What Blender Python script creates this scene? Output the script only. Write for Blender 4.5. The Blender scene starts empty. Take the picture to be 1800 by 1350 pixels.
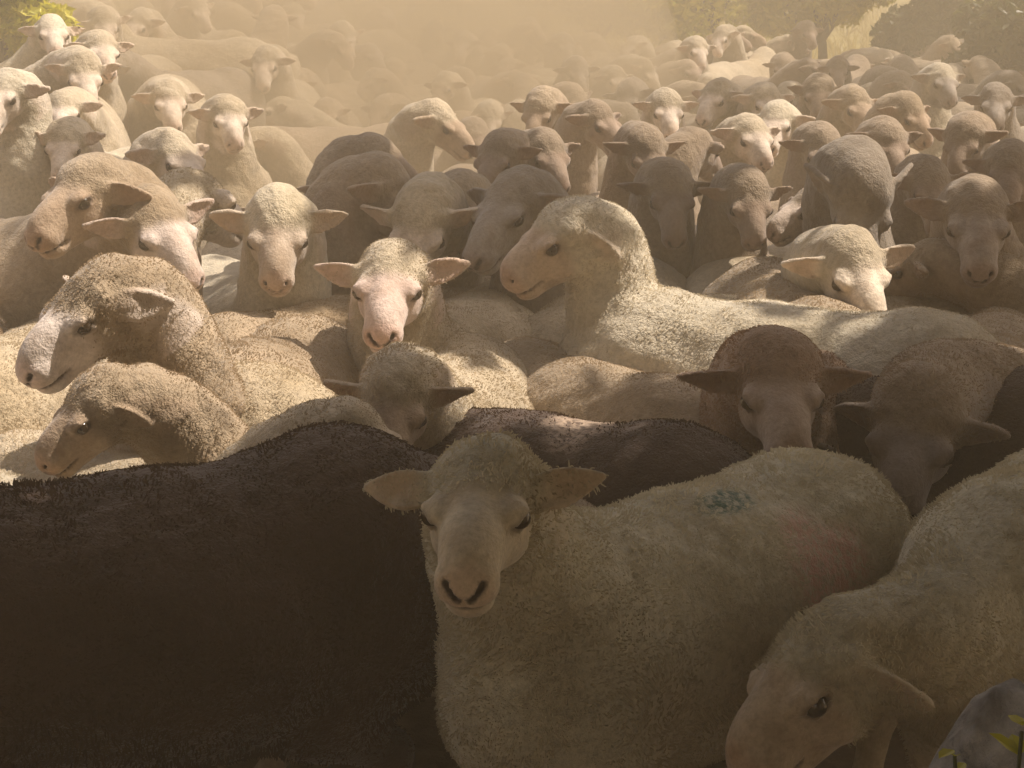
import bpy, math, random, time
import numpy as np
from mathutils import Vector, Matrix
T0=time.time()
RAD=math.radians
scene=bpy.context.scene
COL=scene.collection

# ------------------------------------------------------------------ camera, sky, sun, exposure
K=1.5; CAM_H=1.50; FPX=2000.0*K; PITCH=math.degrees(math.atan(695/FPX))                     # FPX: focal length in pixels of an 1800 px wide picture
cam=bpy.data.objects.new('camera',bpy.data.cameras.new('camera')); COL.objects.link(cam)
cam.location=(0,0,CAM_H); cam.rotation_euler=(RAD(90-PITCH),0,0)
cam.data.sensor_width=36; cam.data.lens=36*FPX/1800; cam.data.clip_end=500; cam.data.clip_start=.05
scene.camera=cam
SUN=Vector((.55,.16,.90)).normalized()           # towards the sun
world=bpy.data.worlds.new('World'); scene.world=world; world.use_nodes=True
wn=world.node_tree; sky=wn.nodes.new('ShaderNodeTexSky'); sky.sky_type='NISHITA'; sky.sun_disc=False
sky.sun_elevation=math.asin(SUN.z); sky.sun_rotation=math.atan2(SUN.x,SUN.y); sky.dust_density=4
wn.links.new(sky.outputs[0],wn.nodes['Background'].inputs[0]); wn.nodes['Background'].inputs[1].default_value=.098
sun=bpy.data.objects.new('sun',bpy.data.lights.new('sun','SUN')); COL.objects.link(sun)
sun.data.energy=5.0; sun.data.angle=RAD(.8); sun.data.color=(1,.91,.78)
sun.rotation_euler=SUN.to_track_quat('Z','Y').to_euler()
vs=scene.view_settings; vs.view_transform='Standard'; vs.look='None'; vs.gamma=1; vs.exposure=1.2; vs.use_white_balance=True; vs.white_balance_temperature=6650; vs.white_balance_tint=14
scene.cycles.use_denoising=True
scene.cycles.volume_bounces=2; scene.cycles.max_bounces=8
scene.cycles.volume_step_rate=2.0

# ------------------------------------------------------------------ helpers
def sstep(a,b,x): t=np.clip((x-a)/(b-a),0,1); return t*t*(3-2*t)
def ground_z(x,y):
    x=np.asarray(x,float); y=np.asarray(y,float)/K
    z=.055*np.clip(y-3.2,0,8)+.10*np.clip(y-11.2,0,6)+.06*np.clip(y-17.2,0,60)
    z=z+.40*sstep(.75,1.9,-x)*sstep(2.0,3.6,y)
    z=z+.03*np.sin(x*1.3+.4)*np.sin(y*.9)*sstep(3,6,y)
    return z
def ray(px,py):
    """world direction through a point of the 1800 x 1350 picture, unit depth along the view axis"""
    p=RAD(PITCH); cx,cy=(px-900)/FPX,(675-py)/FPX
    f=np.array((0,math.cos(p),-math.sin(p))); u=np.array((0,math.sin(p),math.cos(p)))
    return f+u*cy+np.array((1,0,0))*cx
def at(px,py,d): return np.array((0,0,CAM_H))+ray(px,py)*d*K
def mesh(name,v,f,mat,smooth=True):
    me=bpy.data.meshes.new(name); me.from_pydata([tuple(p) for p in v],[],[tuple(q) for q in f]); me.update()
    if smooth: me.polygons.foreach_set('use_smooth',[True]*len(me.polygons))
    if mat: me.materials.append(mat)
    return me
def link(name,me,parent=None):
    o=bpy.data.objects.new(name,me); COL.objects.link(o)
    if parent: o.parent=parent
    return o
def tag(o,label=None,cat=None,group=None,kind=None):
    for k,x in (('label',label),('category',cat),('group',group),('kind',kind)):
        if x: o[k]=x
    return o

# ------------------------------------------------------------------ materials
def newmat(name):
    m=bpy.data.materials.new(name); m.use_nodes=True; nt=m.node_tree
    return m,nt,nt.nodes['Principled BSDF']
class NT:
    def __init__(s,nt): s.nt=nt
    def n(s,t,**kw):
        nd=s.nt.nodes.new(t)
        for k,v in kw.items(): setattr(nd,k,v)
        return nd
    def l(s,a,b): s.nt.links.new(a,b)
    def noise(s,vec,scale,detail=3,rough=.55):
        nd=s.n('ShaderNodeTexNoise'); nd.inputs['Scale'].default_value=scale; nd.inputs['Detail'].default_value=detail; nd.inputs['Roughness'].default_value=rough
        if vec is not None: s.l(vec,nd.inputs['Vector'])
        return nd.outputs['Fac']
    def ramp(s,fac,stops):
        r=s.n('ShaderNodeValToRGB'); e=r.color_ramp.elements
        while len(e)<len(stops): e.new(.5)
        for q,(p,c) in zip(e,stops): q.position=p; q.color=(c if len(c)==4 else (*c,1)) if hasattr(c,'__len__') else (c,c,c,1)
        s.l(fac,r.inputs[0]); return r.outputs[0]
    def mix(s,fac,a,b,mode='MIX'):
        m=s.n('ShaderNodeMix',data_type='RGBA',blend_type=mode)
        for i,x in ((0,fac),(6,a),(7,b)):
            if isinstance(x,(int,float)): m.inputs[i].default_value=x
            elif isinstance(x,tuple): m.inputs[i].default_value=(*x,1) if len(x)==3 else x
            else: s.l(x,m.inputs[i])
        return m.outputs[2]
    def math(s,op,a,b=0.0,clamp=False):
        m=s.n('ShaderNodeMath',operation=op,use_clamp=clamp)
        for i,x in ((0,a),(1,b)):
            if isinstance(x,(int,float)): m.inputs[i].default_value=x
            else: s.l(x,m.inputs[i])
        return m.outputs[0]
def coat_material():
    m,nt,bs=newmat('sheep_coat'); g=NT(nt)
    tc=g.n('ShaderNodeTexCoord'); oi=g.n('ShaderNodeObjectInfo')
    off=g.n('ShaderNodeVectorMath',operation='ADD'); sc=g.n('ShaderNodeVectorMath',operation='SCALE'); sc.inputs[3].default_value=37
    cb=g.n('ShaderNodeCombineXYZ'); [g.l(oi.outputs['Random'],cb.inputs[i]) for i in range(3)]
    g.l(cb.outputs[0],sc.inputs[0]); g.l(tc.outputs['Object'],off.inputs[0]); g.l(sc.outputs[0],off.inputs[1]); P=off.outputs[0]
    aw=g.n('ShaderNodeAttribute',attribute_type='OBJECT',attribute_name='wool_color')
    af=g.n('ShaderNodeAttribute',attribute_type='OBJECT',attribute_name='face_color')
    mk=g.n('ShaderNodeAttribute',attribute_name='mask'); pa=g.n('ShaderNodeAttribute',attribute_name='paint')
    sep=g.n('ShaderNodeSeparateColor'); g.l(mk.outputs['Color'],sep.inputs[0])
    wool=g.mix(1,aw.outputs['Color'],g.ramp(g.noise(P,5,4,.6),[(.28,(.62,.58,.50)),(.5,(.95,.95,.92)),(.72,(1.12,1.12,1.1))]),'MULTIPLY')
    wool=g.mix(g.ramp(g.noise(P,2.3,3),[(.52,0),(.72,.45)]),wool,g.mix(1,wool,(.82,.70,.48),'MULTIPLY'))      # dusty and greasy patches
    wool=g.mix(1,wool,g.ramp(g.noise(P,85,3,.7),[(.3,.72),(.55,1),(.75,1.12)]),'MULTIPLY')
    sv=g.n('ShaderNodeTexVoronoi'); sv.inputs['Scale'].default_value=16; g.l(P,sv.inputs['Vector'])
    speck=g.math('MULTIPLY',g.ramp(sv.outputs['Distance'],[(.05,1),(.16,0)]),g.ramp(g.noise(P,6,2),[(.56,0),(.68,.35)]))
    wool=g.mix(speck,wool,g.mix(1,wool,(.32,.26,.20),'MULTIPLY'))                                             # chaff caught in the wool
    face=g.mix(1,af.outputs['Color'],g.ramp(g.noise(P,22,4),[(.3,(.78,.73,.68)),(.6,(1.06,1.05,1.03))]),'MULTIPLY')
    face=g.mix(1,face,g.ramp(g.noise(P,110,3,.7),[(.3,.80),(.6,1.08)]),'MULTIPLY'); face=g.mix(g.ramp(g.noise(P,9,4),[(.5,0),(.7,.5)]),face,g.mix(1,face,(.70,.58,.45),'MULTIPLY'))
    c=g.mix(sep.outputs[0],wool,face)
    c=g.mix(sep.outputs[1],c,g.mix(1,c,(1.0,.66,.58),'MULTIPLY'))
    c=g.mix(sep.outputs[2],c,(.028,.016,.013))
    pf=g.math('MULTIPLY',pa.outputs['Alpha'],g.ramp(g.noise(P,75,4,.7),[(.40,.12),(.56,1)]))
    c=g.mix(pf,c,pa.outputs['Color'])
    g.l(c,bs.inputs['Base Color']); bs.inputs['Roughness'].default_value=.85; bs.inputs['Specular IOR Level'].default_value=.2
    bs.inputs['Sheen Weight'].default_value=.25; bs.inputs['Sheen Roughness'].default_value=.5
    h=g.math('ADD',g.math('MULTIPLY',g.noise(P,48,4,.65),1.0),g.math('MULTIPLY',g.noise(P,190,2,.7),.4))
    bp=g.n('ShaderNodeBump'); bp.inputs['Distance'].default_value=.012
    st=g.math('SUBTRACT',.75,g.math('MULTIPLY',sep.outputs[0],.35)); g.l(st,bp.inputs['Strength'])
    g.l(h,bp.inputs['Height']); g.l(bp.outputs[0],bs.inputs['Normal'])
    return m
COAT=coat_material()
def fibre_material():
    m,nt,bs=newmat('wool_fibre'); g=NT(nt); tc=g.n('ShaderNodeTexCoord'); oi=g.n('ShaderNodeObjectInfo')
    aw=g.n('ShaderNodeAttribute',attribute_type='OBJECT',attribute_name='wool_color')
    P=tc.outputs['Object']; hi=g.n('ShaderNodeHairInfo')
    c=g.mix(1,aw.outputs['Color'],g.ramp(g.noise(P,5,4,.6),[(.28,(.62,.58,.50)),(.5,(.97,.96,.93)),(.72,(1.15,1.14,1.1))]),'MULTIPLY')
    c=g.mix(1,c,g.ramp(hi.outputs['Random'],[(0,.92),(1,1.08)]),'MULTIPLY')
    g.l(c,bs.inputs['Base Color']); bs.inputs['Roughness'].default_value=.8; bs.inputs['Specular IOR Level'].default_value=.15
    tr=g.n('ShaderNodeBsdfTranslucent'); g.l(c,tr.inputs[0]); mx=g.n('ShaderNodeMixShader'); mx.inputs[0].default_value=.5
    g.l(bs.outputs[0],mx.inputs[1]); g.l(tr.outputs[0],mx.inputs[2]); g.l(mx.outputs[0],nt.nodes['Material Output'].inputs[0])
    return m
FIBRE=fibre_material()
def simple(name,col,rough=.6,spec=.5,var=.25,scale=12,bump=0,trans=0):
    m,nt,bs=newmat(name); g=NT(nt); tc=g.n('ShaderNodeTexCoord'); P=tc.outputs['Object']
    n=g.noise(P,scale,4)
    c=g.mix(1,col,g.ramp(n,[(.3,1-var),(.7,1+var)]),'MULTIPLY')
    g.l(c,bs.inputs['Base Color']); bs.inputs['Roughness'].default_value=rough; bs.inputs['Specular IOR Level'].default_value=spec
    if bump:
        b=g.n('ShaderNodeBump'); b.inputs['Distance'].default_value=bump; g.l(g.noise(P,scale*2.5,6,.65),b.inputs['Height']); g.l(b.outputs[0],bs.inputs['Normal'])
    return m,nt,bs
EYE_M,_,b=simple('sheep_eye',(.03,.018,.008),.12,.6,.3,60)
def leaf_mat(name,c0,c1,trans=.35):
    m,nt,bs=newmat(name); g=NT(nt); tc=g.n('ShaderNodeTexCoord')
    gi=g.n('ShaderNodeNewGeometry'); r=gi.outputs['Random Per Island']
    c=g.mix(r,c0,c1); c=g.mix(g.noise(tc.outputs['Object'],1.2,3),c,g.mix(1,c,(.6,.62,.5),'MULTIPLY'))
    g.l(c,bs.inputs['Base Color']); bs.inputs['Roughness'].default_value=.45
    tr=g.n('ShaderNodeBsdfTranslucent'); g.l(g.mix(1,c,(1.5,1.5,.7),'MULTIPLY'),tr.inputs[0])
    mx=g.n('ShaderNodeMixShader'); mx.inputs[0].default_value=trans; out=nt.nodes['Material Output']
    g.l(bs.outputs[0],mx.inputs[1]); g.l(tr.outputs[0],mx.inputs[2]); g.l(mx.outputs[0],out.inputs[0])
    return m
LEAF=leaf_mat('tree_leaf',(.045,.075,.02),(.09,.11,.03),.3)
LEAF_DARK=leaf_mat('shrub_leaf',(.035,.055,.018),(.10,.11,.03),.3)
LEAF_YEL=leaf_mat('yellow_leaf',(.46,.46,.03),(.70,.62,.08),.35)
BARK,_,_=simple('bark',(.10,.075,.05),.9,.2,.4,9,.03)
ROCK,_,_=simple('rock',(.46,.44,.41),.7,.4,.55,16,.03)
DRY=leaf_mat('dry_grass',(.42,.34,.12),(.60,.47,.20),.3)
def dirt():
    m,nt,bs=newmat('dusty_ground'); g=NT(nt); tc=g.n('ShaderNodeTexCoord'); P=tc.outputs['Object']
    c=g.ramp(g.noise(P,.8,6,.6),[(.3,(.20,.14,.085)),(.5,(.30,.22,.14)),(.7,(.38,.29,.18))])
    c=g.mix(1,c,g.ramp(g.noise(P,25,4),[(.3,.75),(.65,1.1)]),'MULTIPLY')
    sp=g.n('ShaderNodeSeparateXYZ'); g.l(P,sp.inputs[0])
    gr=g.ramp(g.math('ADD',g.math('MULTIPLY',g.math('SUBTRACT',sp.outputs[1],11.3*K),.18),g.math('SUBTRACT',g.noise(P,.9,4),.5)),[(.3,0),(.6,1)])
    c=g.mix(gr,c,g.ramp(g.noise(P,3,5),[(.3,(.18,.16,.05)),(.6,(.42,.35,.13))]))
    g.l(c,bs.inputs['Base Color']); bs.inputs['Roughness'].default_value=.95; bs.inputs['Specular IOR Level'].default_value=.1
    b=g.n('ShaderNodeBump'); b.inputs['Distance'].default_value=.05; g.l(g.noise(P,9,8,.7),b.inputs['Height']); g.l(b.outputs[0],bs.inputs['Normal'])
    return m

# ------------------------------------------------------------------ ground
def make_ground():
    xs=np.concatenate([np.linspace(-90,-8,24),np.arange(-7.5,7.6,.25),np.linspace(8,90,24)])
    ys=np.concatenate([np.linspace(-60,-3,16),np.arange(-2.5,28,.25),np.linspace(28.5,140,36)])
    X,Y=np.meshgrid(xs,ys,indexing='ij'); Z=ground_z(X,Y)
    v=np.stack([X,Y,Z],-1).reshape(-1,3); ny=len(ys)
    i=np.arange(len(xs)-1)[:,None]*ny+np.arange(ny-1)[None,:]; i=i.ravel()
    f=np.stack([i,i+ny,i+ny+1,i+1],1)
    tag(link('ground',mesh('ground',v,f,dirt())),kind='structure')
make_ground()
V=lambda *a: np.array(a,float)
def nrm(v): return v/np.linalg.norm(v)
class Field:
    """signed distance grid on a rectilinear lattice, primitives are blended in"""
    def __init__(s,xs,ys,zs):
        s.ax=(xs,ys,zs); s.F=np.full((len(xs),len(ys),len(zs)),1.0,np.float32)
    def win(s,lo,hi):
        sl=[]
        for a,l,h in zip(s.ax,lo,hi):
            i0=max(0,np.searchsorted(a,l)-1); i1=min(len(a),np.searchsorted(a,h)+1)
            if i1<=i0: return None
            sl.append(slice(i0,i1))
        return tuple(sl)
    def put(s,fn,lo,hi,k,sub=False):
        m=k+.045
        w=s.win(lo-m,hi+m)
        if w is None: return
        X=s.ax[0][w[0]][:,None,None]; Y=s.ax[1][w[1]][None,:,None]; Z=s.ax[2][w[2]][None,None,:]
        d=fn(X,Y,Z).astype(np.float32); a=s.F[w]
        if sub:
            d=-d; h=np.maximum(k-np.abs(a-d),0)/k; s.F[w]=np.maximum(a,d)+h*h*k*.25
        else:
            h=np.maximum(k-np.abs(a-d),0)/k; s.F[w]=np.minimum(a,d)-h*h*k*.25
    def ell(s,c,r,k=.03,R=None,sub=False):
        c=np.asarray(c,float); r=np.asarray(r,float); m=r.max()
        R=np.eye(3) if R is None else R
        def fn(X,Y,Z):
            x,y,z=X-c[0],Y-c[1],Z-c[2]
            p=[R[0,i]*x+R[1,i]*y+R[2,i]*z for i in range(3)]
            k0=np.sqrt((p[0]/r[0])**2+(p[1]/r[1])**2+(p[2]/r[2])**2)
            k1=np.sqrt((p[0]/r[0]**2)**2+(p[1]/r[1]**2)**2+(p[2]/r[2]**2)**2)
            return k0*(k0-1)/np.maximum(k1,1e-6)
        s.put(fn,c-m,c+m,k,sub)
    def cone(s,a,b,ra,rb,k=.03,sub=False):
        a=np.asarray(a,float); b=np.asarray(b,float); ab=b-a; L2=ab@ab
        def fn(X,Y,Z):
            t=np.clip(((X-a[0])*ab[0]+(Y-a[1])*ab[1]+(Z-a[2])*ab[2])/L2,0,1)
            return np.sqrt((X-a[0]-t*ab[0])**2+(Y-a[1]-t*ab[1])**2+(Z-a[2]-t*ab[2])**2)-(ra+(rb-ra)*t)
        m=max(ra,rb)
        s.put(fn,np.minimum(a,b)-m,np.maximum(a,b)+m,k,sub)
    def leaf(s,base,e,n,L,W,cup,droop,k=.012,th=.0035):
        """an ear: a cupped pointed leaf from base along e, facing n"""
        e=nrm(e); n=nrm(n-(n@e)*e); w=np.cross(n,e)
        def fn(X,Y,Z):
            x,y,z=X-base[0],Y-base[1],Z-base[2]
            a=x*e[0]+y*e[1]+z*e[2]; b=x*w[0]+y*w[1]+z*w[2]; c=x*n[0]+y*n[1]+z*n[2]
            t=np.clip(a/L,0,1); h=W*(np.sin(np.pi*np.clip(t*.86+.12,0,1)**.85))**.8*(1-.25*t)
            c=c-cup*np.minimum((b/np.maximum(W,1e-4))**2,1.5)*(1-.5*t)+.2*cup
            b=b-droop*t*t*L
            da=np.maximum(np.maximum(-a,a-L),0)
            return np.sqrt(da**2+np.maximum(np.abs(b)-h,0)**2+np.maximum(np.abs(c)-th,0)**2)-.0045
        ends=[base,base+e*L]; m=W+cup+abs(droop)*L+.02
        s.put(fn,np.min(ends,0)-m,np.max(ends,0)+m,k)
    def mesh(s):
        F=s.F; sg=F<0; xs,ys,zs=s.ax; nx,ny,nz=F.shape
        cs=(nx-1,ny-1,nz-1); N=cs[0]*cs[1]*cs[2]
        acc=np.zeros((N,3)); cnt=np.zeros(N); quads=[]
        ax=[xs,ys,zs]
        for d in range(3):
            sl0=[slice(None)]*3; sl1=[slice(None)]*3; sl0[d]=slice(0,-1); sl1[d]=slice(1,None)
            A=sg[tuple(sl0)]; B=sg[tuple(sl1)]
            idx=np.argwhere(A!=B)
            f0=F[tuple(sl0)][tuple(idx.T)]; f1=F[tuple(sl1)][tuple(idx.T)]; inn=A[tuple(idx.T)]
            t=f0/(f0-f1)
            P=np.stack([ax[i][idx[:,i]] for i in range(3)],1)
            P[:,d]+=t*(ax[d][idx[:,d]+1]-ax[d][idx[:,d]])
            u,v=[(1,2),(2,0),(0,1)][d]
            ok=np.ones(len(idx),bool); cells=[]
            for du,dv in ((0,0),(-1,0),(-1,-1),(0,-1)):
                c=idx.copy(); c[:,u]+=du; c[:,v]+=dv
                g=(c[:,u]>=0)&(c[:,v]>=0)&(c[:,u]<cs[u])&(c[:,v]<cs[v])
                ci=(c[:,0]*cs[1]+c[:,1])*cs[2]+c[:,2]
                ok&=g; cells.append(ci)
                np.add.at(acc,ci[g],P[g]); np.add.at(cnt,ci[g],1)
            q=np.stack(cells,1)[ok]; fl=~inn[ok]; q[fl]=q[fl][:,::-1]; quads.append(q)
        quads=np.concatenate(quads); used=np.unique(quads); mp=np.zeros(N,np.int64); mp[used]=np.arange(len(used))
        return acc[used]/cnt[used,None], mp[quads]

def axis(lo,hi,flo,fhi,fine,coarse):
    p=[lo]
    while p[-1]<hi:
        x=p[-1]; d=max(flo-x,x-fhi,0); p.append(x+min(coarse,fine+d*.12))
    return np.array(p)

def rotm(yaw,pitch,roll):
    """head axes in the sheep's frame: yaw to its left, pitch nose down, roll (radians)"""
    cy,sy=math.cos(yaw),math.sin(yaw); cp,sp=math.cos(pitch),math.sin(pitch); cr,sr=math.cos(roll),math.sin(roll)
    Rz=np.array([[cy,-sy,0],[sy,cy,0],[0,0,1]]); Ry=np.array([[cp,0,sp],[0,1,0],[-sp,0,cp]]); Rx=np.array([[1,0,0],[0,cr,-sr],[0,sr,cr]])
    return Rz@Ry@Rx

EYE=V(.083,.0600,.015); EYE_R=.0165
NOS_A=V(.219,.0085,-.026); NOS_B=V(.2105,.0245,-.006)
def snout(p,fl):
    p=np.array(p,float); return np.where(np.arange(3)==0,np.where(p>.06,.06+(p-.06)*fl,p),p)
def head(f,H,R,hs,ears,woolly,detail=True,fl=1.0):
    T=lambda *p: H+R@(snout(p,fl)*hs)
    E=lambda c,r,k,sub=False,Q=None: f.ell(T(*c),np.array(r)*hs,k*hs,R if Q is None else R@Q,sub)
    Cn=lambda a,b,ra,rb,k: f.cone(T(*a),T(*b),ra*hs,rb*hs,k*hs)
    E((.02,0,0),(.088,.058,.060),.02)
    E((-.006,0,.020*woolly),(.082,.052+.014*woolly,.040+.012*woolly),.025)
    Cn((.06,0,-.004),(.175,0,-.016),.053,.040,.022)
    E((.112,0,.008),(.092,.040,.042),.02)
    Cn((.04,0,-.054),(.162,0,-.052),.040,.027,.022)
    E((.188,0,-.024),(.032,.042,.034),.014)
    E((.196,0,-.012),(.026,.030,.022),.015)
    E((.170,0,-.060),(.032,.032,.018),.014)
    for s in (1,-1):
        E((.045,s*.040,-.028),(.055,.030,.048),.022)
        E((.078,s*.049,.026),(.034,.019,.017),.014)
        E((.190,s*.022,-.014),(.020,.016,.020),.012)
    for s in (1,-1):
        if detail:
            E((.084,s*.070,.015),(.018,.014,.0105),.009,True)
            f.cone(T(*NOS_A*V(1,s,1)),T(*NOS_B*V(1,s,1)),.0028*hs,.0052*hs,.005*hs,True)
            Cn((.064,s*.066,.023),(.085,s*.0685,.0290),.0045,.005,.008)
            Cn((.085,s*.0685,.0290),(.104,s*.059,.019),.005,.0035,.008)
            Cn((.070,s*.068,.005),(.097,s*.062,.002),.004,.0035,.008)
    if detail:
        f.ell(T(.190,0,-.0465),np.array((.044,.06,.0026))*hs,.006*hs,R,True)
        f.ell(T(.222,0,-.034),np.array((.012,.0022,.012))*hs,.005*hs,R,True)
    for s,(out,back,dr,tw) in zip((1,-1),ears):
        # out: elevation of the ear above the head's side axis, back: swept back, tw: turn of the opening
        e=V(-math.sin(back)*math.cos(out),s*math.cos(back)*math.cos(out),math.sin(out))
        n=V(math.cos(back)*math.cos(tw),s*math.sin(back),-math.sin(tw))
        e=R@e; n=R@n
        b=T(.012,s*.060,.012)
        f.cone(b-e*.01*hs,b+e*.028*hs,.026*hs,.014*hs,.022*hs)
        f.leaf(b+e*.012*hs,e,n,.102*hs,.0265*hs,.013*hs,dr*s,.012*hs)

def build(P,R,hs=1.0,ears=((-.1,.3,.1,-.5),(-.1,.3,.1,-.5)),woolly=1.0,fat=1.0,fine=.006,coarse=.02,seed=0,rump=0.0,detail=True,fl=1.0,neck=1.0):
    """the whole animal as one surface; P head joint, R head axes, all in the animal's own frame (x forward, z up)"""
    rng=np.random.default_rng(seed)
    P=np.asarray(P,float)
    h0=P+R@(V(.08,0,-.01)*hs); hr=.20*hs
    lo=np.minimum(V(-.66,-.30,-.02),h0-hr-.03); hi=np.maximum(V(.55,.30,.80),h0+hr+.03)
    f=Field(*[axis(lo[i],hi[i],h0[i]-hr*.92,h0[i]+hr*.92,fine,coarse) for i in range(3)])
    w=fat
    f.ell((0,0,.49),(.47,.205*w,.225),.05)
    f.ell((-.05,0,.45),(.36,.225*w,.20),.06)
    f.ell((-.33,0,.525+rump),(.205,.180*w,.195),.08)
    f.ell((.29,0,.51),(.21,.165*w,.215),.08)
    f.ell((.39,0,.45),(.12,.105,.15),.07)
    for s in (1,-1):
        f.ell((-.34,s*.09,.47),(.15,.085,.17),.06)
        f.ell((.30,s*.10,.45),(.12,.07,.17),.06)
    j=rng.uniform(-.06,.06,4)
    for i,s in enumerate((1,-1)):
        x=j[i]
        f.cone((.30,s*.105,.38),(.31+x*.6,s*.10,.235),.075,.040,.05)
        f.cone((.31+x*.6,s*.10,.235),(.295+x,s*.10,.075),.036,.025,.03)
        f.cone((.295+x,s*.10,.075),(.325+x,s*.10,.025),.027,.033,.02)
        x=j[2+i]
        f.cone((-.33,s*.11,.42),(-.26+x*.4,s*.115,.32),.115,.075,.06)
        f.cone((-.26+x*.4,s*.115,.32),(-.41+x,s*.10,.215),.068,.036,.04)
        f.cone((-.41+x,s*.10,.215),(-.375+x,s*.10,.075),.034,.026,.03)
        f.cone((-.375+x,s*.10,.075),(-.345+x,s*.10,.025),.027,.033,.02)
    f.cone((-.51,0,.60+rump),(-.565,0,.45),.045,.026,.04)
    A=V(.30,0,.565); lw=float(np.clip((P[2]-.52)/.2,0,1)); T1=V(.16,0,-.03)*(1-lw)+V(.15,0,.12)*lw; B=P+R@(V(-.03,0,-.02)*hs); T2=R@V(.75,0,.65)*.14
    L=np.linalg.norm(B-A); T1=T1*max(.5,L/.36); T2=T2*max(.5,L/.36)
    bz=lambda t:(1-t)**3*A+3*(1-t)**2*t*(A+T1)+3*(1-t)*t*t*(B-T2)+t**3*B
    n=7
    rad=lambda t: neck*.138*(1-t)**1.4+(.5+.5*neck)*.066*hs*(1+.16*woolly)*(1-(1-t)**1.4)
    for i in range(n):
        a,b=i/n,(i+1)/n
        f.cone(bz(a),bz(b),rad(a),rad(b),.035)
        f.cone(bz(a)-V(0,0,.045*(1-a)),bz(b)-V(0,0,.045*(1-b)),rad(a)*.95,rad(b)*.95,.035)
    head(f,P,R,hs,ears,woolly,detail,fl)
    v,q=f.mesh()
    return v,q

def lumps(v,seed,s):
    """smooth value noise of many random waves"""
    rng=np.random.default_rng(seed); o=np.zeros(len(v))
    for i in range(14):
        k=rng.normal(size=3); k*=s*rng.uniform(.5,1.6)/np.linalg.norm(k)
        o+=np.sin(v@k+rng.uniform(0,6.28))
    return o/5.3
# ------------------------------------------------------------------ sheep
WHITE=(.56,.495,.385); CREAM=(.48,.40,.29); TAN=(.37,.285,.195); BROWN=(.31,.235,.165); RUST=(.30,.195,.125); DARK=(.058,.031,.018); GREY=(.27,.22,.17)
PINKW=(.64,.55,.46); FTAN=(.36,.27,.19); FGREY=(.30,.26,.22); FDARK=(.05,.035,.027); FBROWN=(.30,.225,.17)
E0=(-.28,.3,.15,-.45)                 # ear: rise, sweep back, droop, turn of the opening
def eye_mesh():
    n,mr=12,8; v=[(0,0,1)]; f=[]
    for i in range(1,mr):
        for j in range(n):
            a,b=math.pi*i/mr,2*math.pi*j/n; v.append((math.sin(a)*math.cos(b),math.sin(a)*math.sin(b),math.cos(a)))
    v.append((0,0,-1)); L=len(v)-1
    for j in range(n):
        f.append((0,1+j,1+(j+1)%n)); f.append((L,L-n+(j+1)%n,L-n+j))
        for i in range(mr-2):
            a=1+i*n; f.append((a+j,a+n+j,a+n+(j+1)%n,a+(j+1)%n))
    return mesh('eye',np.array(v)*EYE_R,f,EYE_M)
EYE_ME=eye_mesh()
SNOUT={1:1.04}
FL=lambda seed: SNOUT.get(seed) or random.Random(seed*7+1).uniform(.90,1.12)     # length of the muzzle, animal by animal
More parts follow.
